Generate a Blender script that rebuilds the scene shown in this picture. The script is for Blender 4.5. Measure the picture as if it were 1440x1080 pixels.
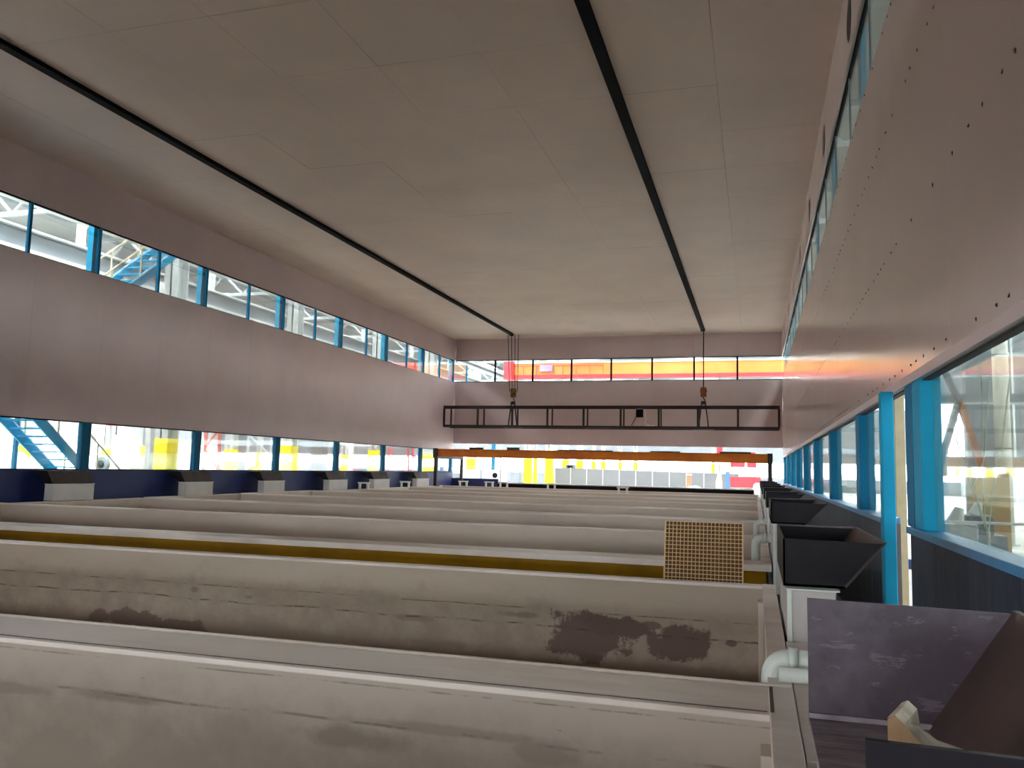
import bpy, math, random
from mathutils import Matrix, Vector
C = bpy.context.scene.collection
for o in list(bpy.data.objects): bpy.data.objects.remove(o)
random.seed(7)
ZO = 2.4                      # eye height above the hall ground; all z below are measured from the eye level

# ---------------------------------------------------------------- camera
F = 1158.5; YAW = .28847; PIT = .10156; ROL = .02249
cy, sy, cp, sp = math.cos(YAW), math.sin(YAW), math.cos(PIT), math.sin(PIT)
fw = Vector((-sy*cp, cy*cp, sp)); rt = Vector((cy, sy, 0)); up = rt.cross(fw)
rt, up = rt*math.cos(ROL)+up*math.sin(ROL), -rt*math.sin(ROL)+up*math.cos(ROL)
cam = bpy.data.cameras.new('camera'); co = bpy.data.objects.new('camera', cam); C.objects.link(co)
cam.sensor_width = 36; cam.lens = F/1440*36; cam.clip_start = .05; cam.clip_end = 400
m = Matrix((rt, up, -fw)).transposed().to_4x4(); m.translation = Vector((0, 0, ZO)); co.matrix_world = m
bpy.context.scene.camera = co
# ---------------------------------------------------------------- world, exposure
sc = bpy.context.scene
sc.view_settings.view_transform = 'Standard'; sc.view_settings.look = 'None'
sc.view_settings.exposure = 1.68; sc.view_settings.gamma = 1; sc.view_settings.use_curve_mapping = False
sc.cycles.diffuse_bounces = 6; sc.cycles.max_bounces = 14; sc.cycles.transparent_max_bounces = 24
sc.cycles.sample_clamp_indirect = 6; sc.cycles.use_denoising = True
sc.cycles.caustics_reflective = False; sc.cycles.caustics_refractive = False
SKY = 2.2          # overcast sky seen through the hall's openings
SKYLIGHT = 11.0     # translucent roof lights of the hall
w = bpy.data.worlds.new('overcast_sky'); sc.world = w; w.use_nodes = True
bg = w.node_tree.nodes['Background']; bg.inputs[0].default_value = (.93, .97, 1, 1); bg.inputs[1].default_value = SKY

# ---------------------------------------------------------------- materials
def lin(r, g, b):
    f = lambda c: c/12.92 if c <= .04045 else ((c+.055)/1.055)**2.4
    return (f(r/255), f(g/255), f(b/255), 1)
def mat(name, col, rough=.6, var=.12, scale=2.0, bump=0.0, bscale=30, metal=0, spec=.5, stretch=(1, 1, 1), col2=None, lo=.35, hi=.65, emit=0):
    M = bpy.data.materials.new(name); M.use_nodes = True; nt = M.node_tree; N = nt.nodes; L = nt.links
    b = N['Principled BSDF']; b.inputs['Roughness'].default_value = rough; b.inputs['Metallic'].default_value = metal
    b.inputs['Specular IOR Level'].default_value = spec
    c = lin(*col)
    tc = N.new('ShaderNodeTexCoord'); mp = N.new('ShaderNodeMapping'); mp.inputs['Scale'].default_value = stretch
    geo = N.new('ShaderNodeNewGeometry')
    L.new(geo.outputs['Position'], mp.inputs[0])
    nz = N.new('ShaderNodeTexNoise'); nz.inputs['Scale'].default_value = scale; nz.inputs['Detail'].default_value = 6
    nz.inputs['Roughness'].default_value = .62
    L.new(mp.outputs[0], nz.inputs[0])
    rp = N.new('ShaderNodeValToRGB'); rp.color_ramp.elements[0].position = lo; rp.color_ramp.elements[1].position = hi
    d = lin(*col2) if col2 else tuple(x*(1-var) for x in c[:3])+(1,)
    u = c if col2 else tuple(min(1, x*(1+var)) for x in c[:3])+(1,)
    rp.color_ramp.elements[0].color = d; rp.color_ramp.elements[1].color = u
    L.new(nz.outputs[0], rp.inputs[0]); L.new(rp.outputs[0], b.inputs['Base Color'])
    if bump:
        n2 = N.new('ShaderNodeTexNoise'); n2.inputs['Scale'].default_value = bscale; n2.inputs['Detail'].default_value = 4
        L.new(mp.outputs[0], n2.inputs[0]); bp = N.new('ShaderNodeBump'); bp.inputs['Strength'].default_value = bump
        bp.inputs['Distance'].default_value = .02
        L.new(n2.outputs[0], bp.inputs['Height']); L.new(bp.outputs[0], b.inputs['Normal'])
    if emit:
        b.inputs['Emission Color'].default_value = c; b.inputs['Emission Strength'].default_value = emit
    M['ramp'] = rp.name
    return M
def stained(M, blobs, plane, colour, lines=(), lcol=(60, 52, 42), rows=()):
    """real stains on a wall: irregular patches at fixed places (u,z,ru,rz), and thin dark weld lines"""
    nt = M.node_tree; N = nt.nodes; L = nt.links; b = N['Principled BSDF']
    geo = N.new('ShaderNodeNewGeometry'); sx = N.new('ShaderNodeSeparateXYZ'); L.new(geo.outputs['Position'], sx.inputs[0])
    def mth(op, a, b_=None, c=None):
        n = N.new('ShaderNodeMath'); n.operation = op
        for i, v in enumerate((a, b_, c)):
            if v is None: continue
            if isinstance(v, (int, float)): n.inputs[i].default_value = v
            else: L.new(v, n.inputs[i])
        return n.outputs[0]
    nz = N.new('ShaderNodeTexNoise'); nz.inputs['Scale'].default_value = 3.2; nz.inputs['Detail'].default_value = 9; nz.inputs['Roughness'].default_value = .72
    L.new(geo.outputs['Position'], nz.inputs[0])
    n2 = N.new('ShaderNodeTexNoise'); n2.inputs['Scale'].default_value = 1.1; n2.inputs['Detail'].default_value = 5
    L.new(geo.outputs['Position'], n2.inputs[0])
    total = None
    for (u, z, ru, rz, st, *soft) in blobs:
        soft = soft[0] if soft else .22
        dx = mth('DIVIDE', mth('SUBTRACT', sx.outputs[0], u), ru)
        dz = mth('DIVIDE', mth('SUBTRACT', sx.outputs[2], z+ZO), rz)
        r = mth('SQRT', mth('ADD', mth('MULTIPLY', dx, dx), mth('MULTIPLY', dz, dz)))
        r = mth('ADD', r, mth('MULTIPLY', mth('SUBTRACT', nz.outputs[0], .5), 3.2))
        k = N.new('ShaderNodeMapRange'); k.inputs[1].default_value = .97+soft/2; k.inputs[2].default_value = .97-soft/2
        k.inputs[3].default_value = 0; k.inputs[4].default_value = st; L.new(r, k.inputs[0])
        if plane is not None:
            near = mth('LESS_THAN', mth('ABSOLUTE', mth('SUBTRACT', sx.outputs[1], plane)), .08)
            kk = mth('MULTIPLY', k.outputs[0], near)
        else: kk = k.outputs[0]
        total = kk if total is None else mth('MAXIMUM', total, kk)
    src = N[M['ramp']].outputs[0]
    if total is not None:
        mx = N.new('ShaderNodeMix'); mx.data_type = 'RGBA'; L.new(total, mx.inputs[0]); L.new(src, mx.inputs[6])
        mx.inputs[7].default_value = lin(*colour); src = mx.outputs[2]
    for (z, wd, st, amp) in lines:
        wob = mth('MULTIPLY', mth('SUBTRACT', n2.outputs[0], .5), amp)
        dz = mth('ABSOLUTE', mth('ADD', mth('SUBTRACT', sx.outputs[2], z+ZO), wob))
        k = N.new('ShaderNodeMapRange'); k.inputs[1].default_value = wd; k.inputs[2].default_value = wd*.3
        k.inputs[3].default_value = 0; k.inputs[4].default_value = st; L.new(dz, k.inputs[0])
        g = N.new('ShaderNodeMapRange'); g.inputs[1].default_value = .46; g.inputs[2].default_value = .56; L.new(nz.outputs[0], g.inputs[0])
        kk = mth('MULTIPLY', k.outputs[0], g.outputs[0])
        mx = N.new('ShaderNodeMix'); mx.data_type = 'RGBA'; L.new(kk, mx.inputs[0]); L.new(src, mx.inputs[6])
        mx.inputs[7].default_value = lin(*lcol); src = mx.outputs[2]
    L.new(src, b.inputs['Base Color'])
    return M

PANEL = mat('panel_sheet', (210, 190, 190), .42, .05, .5, spec=.45)
PANELG = mat('glossy_panel_sheet', (208, 188, 182), .17, .05, .6, spec=.75, bump=.03, bscale=2.2, stretch=(1, .3, .3))
CEIL = mat('ceiling_sheet', (222, 204, 190), .5, .06, .35, bump=.10, bscale=1.2)
BACK = mat('panel_core', (120, 112, 108), .8)
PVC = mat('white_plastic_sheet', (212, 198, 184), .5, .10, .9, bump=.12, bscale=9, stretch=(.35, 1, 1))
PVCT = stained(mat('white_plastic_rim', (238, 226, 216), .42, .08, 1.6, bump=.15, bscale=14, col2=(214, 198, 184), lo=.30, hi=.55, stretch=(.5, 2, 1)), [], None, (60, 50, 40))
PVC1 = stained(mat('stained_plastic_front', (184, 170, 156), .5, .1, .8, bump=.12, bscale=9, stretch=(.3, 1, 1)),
   [(-3.2, -1.25, .35, .03, .5, .9), (-4.0, -1.27, .3, .03, .45, .9), (-1.9, -1.31, .35, .06, .5, .9), (-1.4, -1.22, .5, .025, .4, .9), (-.9, -1.27, .15, .06, .4, .9), (-2.5, -1.6, 3.2, .32, .35, 1.2), (-.6, -1.36, .12, .04, .4, .8)], 3.73, (98, 84, 66),
   [(-1.235, .010, .5, .05), (-1.055, .005, .6, .015)])
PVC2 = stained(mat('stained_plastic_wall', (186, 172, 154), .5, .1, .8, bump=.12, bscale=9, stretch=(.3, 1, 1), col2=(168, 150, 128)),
   [(-1.55, -1.60, .36, .24, .9), (-1.28, -1.45, .30, .09, .95), (-.66, -1.56, .28, .17, .9), (-.92, -1.42, .10, .04, .8), (-.22, -1.52, .05, .03, .8), (-6.75, -1.76, .55, .10, .8), (-6.1, -1.80, .35, .07, .8),
    (-5.21, -1.44, .05, .02, .5, .8), (-3.3, -1.52, .22, .04, .5, .8), (-2.2, -1.41, .2, .03, .5, .8), (-5.9, -1.40, .05, .03, .5, .7), (-3.0, -1.74, .5, .03, .4), (-5.0, -2.05, 7, .55, .38, 1.0), (-.9, -1.85, 1.6, .16, .4, .8)], 7.85, (102, 76, 70),
   [(-1.50, .012, .8, .10), (-1.34, .008, .7, .03)])
YEL = mat('yellow_tank_side', (172, 126, 8), .5, .2, 1.2, spec=.2)
BLK = mat('black_plastic', (22, 16, 23), .55, .25, 3, spec=.25, bump=.1, bscale=12)
DUST = mat('dusty_black_plastic', (104, 92, 102), .55, .2, 3.2, col2=(74, 62, 72), bump=.1, bscale=12, lo=.4, hi=.62)
BROWNP = mat('brown_stained_plastic', (92, 68, 62), .6, .2, 2.0, col2=(66, 50, 48))
GREYF = mat('chalky_grey_sheet', (168, 156, 160), .6, .2, 6, col2=(122, 112, 118), stretch=(1, 4, 1))
WHTP = mat('white_pipe_plastic', (226, 232, 224), .3, .05, 3)
WHTB = mat('white_duct_sheet', (206, 200, 196), .45, .07, 2)
OFFC = mat('cream_foam', (242, 230, 212), .7, .12, 9, col2=(190, 170, 146), bump=.3, bscale=30)
OFFS = mat('tan_foam_side', (176, 140, 106), .8, .15, 9)
NAVY = mat('navy_dado_sheet', (28, 42, 96), .5, .15, 1.2, bump=.05)
NAVYR = mat('worn_slate_dado', (72, 80, 100), .6, .2, 2.5, col2=(48, 54, 74), stretch=(1, 3, .6), bump=.1)
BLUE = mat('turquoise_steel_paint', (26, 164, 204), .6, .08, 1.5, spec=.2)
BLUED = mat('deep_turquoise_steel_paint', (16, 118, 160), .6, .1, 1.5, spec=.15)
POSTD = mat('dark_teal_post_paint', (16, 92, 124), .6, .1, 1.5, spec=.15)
TRS = mat('grey_truss_paint', (134, 142, 142), .6, .1, .8)
SILL = mat('light_blue_sill_paint', (84, 160, 214), .4, .08, 4, bump=.08)
BLACK = mat('black_steel', (10, 10, 12), .8, .2, 4, spec=.15)
BEIGE = mat('cream_steel_paint', (214, 194, 150), .5, .1, 3)
RUST = mat('dark_brown_steel', (44, 32, 32), .6, .3, 5)
ORANGE = mat('ochre_beam_paint', (222, 134, 42), .6, .2, .8, col2=(196, 104, 46), spec=.2)
DUSTL = mat('grimy_dark_plastic', (72, 60, 54), .6, .2, 4, col2=(50, 42, 40))
GRC = mat('sandy_fibreglass', (246, 214, 160), .6, .1, 20)
GRB = mat('brown_fibreglass', (118, 82, 46), .7, .25, 14)
CONC = mat('grey_concrete_floor', (176, 172, 164), .7, .15, .4, bump=.1)
CLAD = mat('light_grey_cladding', (196, 202, 204), .55, .06, .3)
CLADD = mat('mid_grey_cladding', (104, 108, 110), .6, .1, .3)
STL = mat('pale_grey_steel', (186, 192, 190), .5, .08, .8)
STD = mat('slate_grey_steel', (104, 112, 116), .55, .12, .8)
CYEL = mat('yellow_column_paint', (250, 232, 0), .45, .05, 1)
GIRD = mat('orange_girder_paint', (214, 136, 58), .45, .06, .6)
RED = mat('red_machine_paint', (196, 52, 62), .45, .1, .8)
SALM = mat('red_orange_lattice_paint', (214, 92, 66), .5, .1, .8)
TANB = mat('brown_brace_paint', (170, 112, 76), .6, .15, .8)
ROOF = mat('grey_roof_sheet', (112, 118, 120), .6, .1, .3)
LITE = mat('translucent_roof_light', (246, 250, 255), .5, 0, 1, emit=SKYLIGHT)
WIN = mat('daylit_wall_glazing', (246, 250, 255), .5, 0, 1, emit=3.5)
CLADE = mat('end_wall_cladding', (112, 118, 122), .6, .08, .3)
WINB = mat('back_wall_fill_glazing', (246, 250, 255), .5, 0, 1, emit=4.6)  # unseen glow behind the camera, strengthened to brighten the near tanks
WINE = mat('end_wall_glazing', (246, 250, 255), .5, 0, 1, emit=1.2)
TARP = mat('white_tarpaulin', (235, 235, 230), .7, .05, 3)
CORD = mat('pale_cord', (226, 222, 190), .6, .05, 3)
SEAM = mat('dark_rubber', (22, 22, 22), .7)

def glass(name, tint, refl, veil):
    M = bpy.data.materials.new(name); M.use_nodes = True; N = M.node_tree.nodes; L = M.node_tree.links
    N.remove(N['Principled BSDF']); out = N['Material Output']
    t = N.new('ShaderNodeBsdfTransparent'); t.inputs[0].default_value = tint
    g = N.new('ShaderNodeBsdfGlossy'); g.inputs['Roughness'].default_value = .03
    d = N.new('ShaderNodeBsdfDiffuse'); d.inputs[0].default_value = (.6, .65, .62, 1)
    lw = N.new('ShaderNodeLayerWeight'); lw.inputs[0].default_value = .25
    ml = N.new('ShaderNodeMath'); ml.operation = 'MULTIPLY'; ml.inputs[1].default_value = refl; L.new(lw.outputs['Fresnel'], ml.inputs[0])
    nz = N.new('ShaderNodeTexNoise'); nz.inputs['Scale'].default_value = 1.7; nz.inputs['Detail'].default_value = 5
    geo = N.new('ShaderNodeNewGeometry'); L.new(geo.outputs['Position'], nz.inputs[0])
    vr = N.new('ShaderNodeMapRange'); vr.inputs[1].default_value = .35; vr.inputs[2].default_value = .7
    vr.inputs[3].default_value = veil*.4; vr.inputs[4].default_value = veil; L.new(nz.outputs[0], vr.inputs[0])
    m1 = N.new('ShaderNodeMixShader'); L.new(vr.outputs[0], m1.inputs[0]); L.new(t.outputs[0], m1.inputs[1]); L.new(d.outputs[0], m1.inputs[2])
    m2 = N.new('ShaderNodeMixShader'); L.new(ml.outputs[0], m2.inputs[0]); L.new(m1.outputs[0], m2.inputs[1]); L.new(g.outputs[0], m2.inputs[2])
    L.new(m2.outputs[0], out.inputs[0])
    return M
def specks(M, thr, colour, st):
    nt = M.node_tree; N = nt.nodes; L = nt.links; b = N['Principled BSDF']; src = b.inputs['Base Color'].links[0].from_socket
    geo = N.new('ShaderNodeNewGeometry'); mp = N.new('ShaderNodeMapping'); mp.inputs['Scale'].default_value = (2.2, 9, 9)
    L.new(geo.outputs['Position'], mp.inputs[0])
    nz = N.new('ShaderNodeTexNoise'); nz.inputs['Scale'].default_value = 3; nz.inputs['Detail'].default_value = 7; nz.inputs['Roughness'].default_value = .7; L.new(mp.outputs[0], nz.inputs[0])
    k = N.new('ShaderNodeMapRange'); k.inputs[1].default_value = thr; k.inputs[2].default_value = thr+.02; k.inputs[4].default_value = st; L.new(nz.outputs[0], k.inputs[0])
    mx = N.new('ShaderNodeMix'); mx.data_type = 'RGBA'; L.new(k.outputs[0], mx.inputs[0]); L.new(src, mx.inputs[6]); mx.inputs[7].default_value = lin(*colour); L.new(mx.outputs[2], b.inputs['Base Color'])
specks(PVCT, .685, (84, 66, 56), .8); specks(PVC1, .70, (96, 80, 66), .6); specks(PVC2, .70, (92, 70, 60), .6); specks(PVC, .71, (110, 94, 80), .5)
specks(DUST, .60, (128, 118, 124), .45)
GLASS = glass('dusty_window_glass', (.95, .97, .96, 1), .7, .05)
GLASSR = glass('greenish_window_glass', (.90, .95, .92, 1), .5, .12)

# ---------------------------------------------------------------- mesh helpers
class MB:
    def __init__(s): s.v = []; s.f = []
    def box(s, x0, x1, y0, y1, z0, z1):
        n = len(s.v); x0, x1 = min(x0, x1), max(x0, x1); y0, y1 = min(y0, y1), max(y0, y1); z0, z1 = min(z0, z1), max(z0, z1)
        s.v += [(x, y, z) for z in (z0, z1) for y in (y0, y1) for x in (x0, x1)]
        s.f += [tuple(n+i for i in q) for q in ((0, 2, 3, 1), (4, 5, 7, 6), (0, 1, 5, 4), (2, 6, 7, 3), (0, 4, 6, 2), (1, 3, 7, 5))]
        return s
    def bar(s, a, b, wd, ht=None, roll=None):
        a = Vector(a); b = Vector(b); d = (b-a).normalized(); ht = ht or wd
        u = Vector((0, 0, 1)) if abs(d.z) < .98 else Vector((0, 1, 0))
        r = d.cross(u).normalized(); u = r.cross(d)
        n = len(s.v)
        for p in (a, b):
            for (i, j) in ((-1, -1), (1, -1), (1, 1), (-1, 1)): s.v.append(tuple(p+r*i*wd/2+u*j*ht/2))
        s.f += [tuple(n+i for i in q) for q in ((0, 1, 2, 3), (7, 6, 5, 4), (0, 4, 5, 1), (1, 5, 6, 2), (2, 6, 7, 3), (3, 7, 4, 0))]
        return s
    def tube(s, pts, rad, k=14):
        pts = [Vector(p) for p in pts]; n0 = len(s.v); up = None
        rad = rad if isinstance(rad, (list, tuple)) else [rad]*len(pts)
        for i, p in enumerate(pts):
            d = (pts[min(i+1, len(pts)-1)]-pts[max(i-1, 0)]).normalized()
            if up is None:
                up = Vector((0, 0, 1)) if abs(d.z) < .9 else Vector((1, 0, 0))
            r = d.cross(up).normalized(); up = r.cross(d).normalized()
            for j in range(k):
                t = 2*math.pi*j/k; s.v.append(tuple(p+(r*math.cos(t)+up*math.sin(t))*rad[i]))
        for i in range(len(pts)-1):
            for j in range(k):
                a = n0+i*k+j; b = n0+i*k+(j+1) % k; s.f.append((a, b, b+k, a+k))
        s.f.append(tuple(n0+j for j in range(k))[::-1]); e = n0+(len(pts)-1)*k; s.f.append(tuple(e+j for j in range(k)))
        return s
    def hexa(s, lo, hi):     # two quads of matching corners
        n = len(s.v); s.v += list(lo)+list(hi)
        s.f += [tuple(n+i for i in q) for q in ((3, 2, 1, 0), (4, 5, 6, 7), (0, 1, 5, 4), (1, 2, 6, 5), (2, 3, 7, 6), (3, 0, 4, 7))]
        return s
    def prism(s, poly, y0, y1):   # polygon in x,z extruded along y
        n = len(s.v); k = len(poly)
        s.v += [(x, y0, z) for x, z in poly]+[(x, y1, z) for x, z in poly]
        s.f += [tuple(n+i for i in range(k)), tuple(n+k+i for i in range(k))[::-1]]
        s.f += [(n+i, n+k+i, n+k+(i+1) % k, n+(i+1) % k) for i in range(k)]
        return s
    def build(s, name, M, parent=None, bevel=0, smooth=False, loc=None, **props):
        me = bpy.data.meshes.new(name)
        if loc is None:
            if parent is not None: loc = Vector(parent['_w'])
            else:
                xs = [p[0] for p in s.v]; ys = [p[1] for p in s.v]; zs = [p[2] for p in s.v]
                loc = Vector(((min(xs)+max(xs))/2, (min(ys)+max(ys))/2, min(zs)))
        loc = Vector(loc)
        me.from_pydata([tuple(Vector(p)-loc) for p in s.v], [], s.f); me.update(); me.validate()
        import bmesh
        bm = bmesh.new(); bm.from_mesh(me); bmesh.ops.recalc_face_normals(bm, faces=bm.faces); bm.to_mesh(me); bm.free()
        me.materials.append(M)
        if smooth:
            for p in me.polygons: p.use_smooth = len(p.vertices) == 4
        o = bpy.data.objects.new(name, me); C.objects.link(o)
        if parent is not None: o.parent = parent
        else: o.location = loc+Vector((0, 0, ZO))
        o['_w'] = list(loc)
        if bevel:
            b = o.modifiers.new('bevel', 'BEVEL'); b.width = bevel; b.segments = 2; b.limit_method = 'ANGLE'
        for k, v in props.items(): o[k] = v
        return o
def empty(name, loc, **props):
    o = bpy.data.objects.new(name, None); C.objects.link(o); o.location = Vector(loc)+Vector((0, 0, ZO)); o['_w'] = list(loc)
    o.empty_display_size = .2
    for k, v in props.items(): o[k] = v
    return o
def thing(name, label, cat, loc, group=None):
    o = empty(name, loc, label=label, category=cat)
    if group: o['group'] = group
    return o
def box(x0, x1, y0, y1, z0, z1): return MB().box(x0, x1, y0, y1, z0, z1)

# ---------------------------------------------------------------- room constants
XL, XR, YE, YB, ZC, ZG = -16.3, 1.32, 43.6, -4.6, 7.18, -2.4
ZT, ZB = 6.0, 4.75          # upper window strip
ZLT = .92                   # underside of the wall panels on the long sides
BAY = 4.4
LCOL = [17.1-.15+BAY*i for i in range(-4, 7)]     # column faces (near side) on the left wall
RCOL = [12.15+BAY*i for i in range(0, 8)]
# ceiling
ceil = empty('ceiling', (0, 20, ZC), kind='structure')
box(XL-.12, XR+.12, YB-.12, YE+.12, ZC+.06, ZC+.16).build('roof_deck', BACK, ceil)
nx = 9; pw = (XR-XL)/nx; pl = 2.19; ny = int(round((YE-YB)/pl)); pl = (YE-YB)/ny
for i in range(nx):
    for j in range(ny):
        x0, y0 = XL+i*pw, YB+j*pl; g = .0025
        b = MB(); n = 7; dz = random.uniform(-.006, 0); bulge = random.uniform(.012, .045)
        for jj in range(n):
            for ii in range(n):
                u, v = ii/(n-1), jj/(n-1)
                b.v.append((x0+g+u*(pw-2*g), y0+g+v*(pl-2*g), ZC+dz-bulge*math.sin(math.pi*u)**2*math.sin(math.pi*v)**2))
        for jj in range(n-1):
            for ii in range(n-1):
                a = jj*n+ii; b.f.append((a, a+1, a+n+1, a+n))
        k = len(b.v); q = [(x0+g, y0+g), (x0+pw-g, y0+g), (x0+pw-g, y0+pl-g), (x0+g, y0+pl-g)]
        b.v += [(x, y, ZC+.06) for x, y in q]+[(x, y, ZC) for x, y in q]
        b.f += [(k, k+1, k+2, k+3)]+[(k+a, k+(a+1) % 4, k+4+(a+1) % 4, k+4+a) for a in range(4)]
        b.build('panel', CEIL, ceil, smooth=False)
for p in [o for o in ceil.children if o.name.startswith('panel')]:
    for f in p.data.polygons: f.use_smooth = f.normal.z < -.9
# side and end walls: vertical sheets on a core
def panel_run(root, axis, at, thick, lo, hi, z0, z1, step, M, cols_name='panel'):
    n = max(1, int(round((hi-lo)/step))); s = (hi-lo)/n; g = .0015
    for i in range(n):
        a, c = lo+i*s+g, lo+(i+1)*s-g
        if axis == 'x': b = box(at, at+thick, a, c, z0, z1)
        else: b = box(a, c, at, at+thick, z0, z1)
        b.build(cols_name, M, root)
wl = empty('wall_left', (XL, 20, ZLT), kind='structure')
for z0, z1 in ((ZT, ZC), (ZLT, ZB)):
    panel_run(wl, 'x', XL-.05, .05, YB, YE, z0, z1, 2.2, PANEL)
    box(XL-.10, XL-.05, YB, YE, z0, z1).build('panel_backing', BACK, wl)
box(XL-.05, XL, YB, YE, -2.3, -.32).build('dado', NAVY, wl); box(XL-.14, XL-.05, YB, YE, -2.3, -.34).build('dado_backing', BACK, wl)
box(XL-.16, XL+.03, YB, YE, -.335, -.30).build('sill', NAVY, wl)
for y in LCOL:
    b = MB(); b.box(XL-.33, XL-.31, y, y+.27, ZLT, 7.4); b.box(XL-.17, XL-.15, y, y+.27, ZLT, 7.4); b.box(XL-.31, XL-.17, y+.0, y+.02, ZLT, 7.4).box(XL-.31, XL-.17, y+.25, y+.27, ZLT, 7.4)
    b.build('column', BLUE, wl)
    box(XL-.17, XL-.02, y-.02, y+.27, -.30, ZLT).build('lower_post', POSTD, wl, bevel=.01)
wr = empty('wall_right', (XR, 20, ZLT), kind='structure')
for z0, z1 in ((ZT-.05, ZC), (ZLT-.02, ZB-.03)):
    panel_run(wr, 'x', XR, .05, YB, YE, z0, z1, 2.2, PANELG)
    box(XR+.05, XR+.10, YB, YE, z0, z1).build('panel_backing', BACK, wr)
box(XR-.02, XR+.03, YB, YE, ZLT-.10, ZLT-.02).build('bottom_trim', PANEL, wr)
box(XR+.03, XR+.09, YB, YE, ZLT-.115, ZLT-.05).build('window_head', RUST, wr)
b = MB()
for z in (.985, 2.235, 3.55, 4.66):
    y = 3.2+random.random()*.3
    while y < 43:
        if random.random() < .8: b.tube([(XR-.004, y, z+random.uniform(-.012, .012)), (XR+.01, y, z)], .014, 6)
        y += random.choice((.24, .33, .42, .46))*(1 if y < 20 else 1.8)
b.build('rivets', RUST, wr, kind='stuff')
for i in range(1, 8):
    y = 11.95+4.52*(i-1) if i > 0 else 7.4
    z = 6.42+.03*(i-1)
    v = MB().tube([(XR-.006, y, z), (XR+.005, y, z)], .31, 24).build('vent_ring', PANELG, wr, smooth=True)
    MB().tube([(XR-.010, y, z), (XR-.004, y, z)], .285, 24).build('vent_opening', RUST, v, loc=Vector(wr['_w']))
def dado(root, y0, y1, M):
    n = max(1, int(round((y1-y0)/1.1))); s = (y1-y0)/n
    for i in range(n): box(XR, XR+.03, y0+i*s+.004, y0+(i+1)*s-.004, -2.3, -.50).build('dado_sheet', M, root)
    box(XR+.03, XR+.16, y0, y1, -2.3, -.50).build('dado_backing', BACK, root)
    box(XR-.035, XR+.16, y0, y1, -.50, -.44).build('sill', SILL, root, bevel=.006)
dado(wr, YB, 8.15, NAVYR); dado(wr, 9.72, YE, NAVYR)
MB().tube([(XR+.03, 9.66, -2.3), (XR+.03, 9.66, -.44)], .075, 16).build('dado_end_post', mat('dark_blue_post', (20, 66, 130), .4), wr, smooth=True)
for y in RCOL: 
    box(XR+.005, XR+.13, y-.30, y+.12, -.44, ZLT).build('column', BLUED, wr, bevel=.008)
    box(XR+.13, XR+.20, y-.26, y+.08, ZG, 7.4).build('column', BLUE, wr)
box(XR+.0, XR+.06, 7.93, 8.28, -.44, ZLT).build('column', BLUED, wr, bevel=.008)
box(XR+.0, XR+.15, 7.55, 7.91, -.44, ZLT).build('column', BLUE, wr, bevel=.008)
box(XR+.15, XR+.17, 7.6, 7.9, ZG, 7.4).build('column', BLUE, wr)
we = empty('wall_end', (-7.5, YE, 1.3), kind='structure')
for z0, z1 in ((ZT, ZC), (1.3, ZB)):
    panel_run(we, 'y', YE, .05, XL, XR, z0, z1, 2.2, PANEL); box(XL, XR, YE+.05, YE+.1, z0, z1).build('panel_backing', BACK, we)
box(-13.6, -.1, YE-.1, YE+.02, -2.3, -.86).build('kerb', BLACK, we); box(-13.6, -.1, YE+.02, YE+.22, -2.3, -.80).build('kerb_cap', TARP, we)
box(XL, -13.6, YE-.05, YE+.1, -2.3, -.62).build('dado', NAVY, we)
wb = empty('wall_back', (-7.5, YB, 1.3), kind='structure')  # unseen wall; gap above its dado left open to light the tanks
for z0, z1 in ((ZT-1.2, ZC), (1.3, ZT-1.2)):
    panel_run(wb, 'y', YB-.05, .05, XL, XR, z0, z1, 2.2, PANEL); box(XL, XR, YB-.1, YB-.05, z0, z1).build('panel_backing', BACK, wb)
box(XL, XR, YB-.1, YB, -2.3, -.5).build('dado', NAVY, wb)
# windows: glass in black frames
def window_run(root, axis, at, lo, hi, z0, z1, posts, fr, fm, G, glass_at, mw=.05, frames=True):
    for p in posts:
        dp = .012 if mw == .03 else .04
        (box(at-dp, at+dp, p-mw/2, p+mw/2, z0, z1) if axis == 'x' else box(p-mw/2, p+mw/2, at-.04, at+.04, z0, z1)).build('mullion', fm, root)
    if frames:
        for a, c in ((z0, z0+fr), (z1-fr, z1)):
            (box(at-.03, at+.03, lo, hi, a, c) if axis == 'x' else box(lo, hi, at-.03, at+.03, a, c)).build('frame_rail', BLACK, root)
    e = [lo]+list(posts)+[hi]
    for a, c in zip(e[:-1], e[1:]):
        if c-a < .2: continue
        (box(glass_at-.004, glass_at+.004, a+.02, c-.02, z0, z1) if axis == 'x' else box(a+.02, c-.02, glass_at-.004, glass_at+.004, z0, z1)).build('pane', G, root)
def win(n, loc): return empty('window_%d' % n, loc, kind='structure')
thin = [y+2.38 for y in LCOL]
window_run(win(1, (XL, 20, ZB)), 'x', XL-.08, YB, YE, ZB, ZT, sorted(thin+[y+.13 for y in LCOL]), .03, BLUED, GLASS, XL-.08, .07)
window_run(win(2, (XL, 20, -.3)), 'x', XL-.08, YB, YE, -.30, ZLT, [y+.05 for y in LCOL], .03, BLUED, GLASS, XL-.08, .10)
window_run(win(3, (-7.5, YE, ZB)), 'y', YE+.06, XL, XR, ZB, ZT, [-.87-2.18*i for i in range(8)][1:7]+[-.87], .04, BLACK, GLASS, YE+.06, .09)
window_run(win(4, (XR, 20, ZB)), 'x', XR+.07, YB, YE, ZB-.03, ZT-.05, sorted([12.75+2.2*i for i in range(14)]+[10.5, 8.4, 6.2]), .03, STD, GLASSR, XR+.07, .03)
window_run(win(5, (XR, 3, -.4)), 'x', XR+.07, YB, 7.6, -.44, ZLT-.10, [-1.4, 3.0], .03, BLUED, GLASSR, XR+.10, .08, False)
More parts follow.
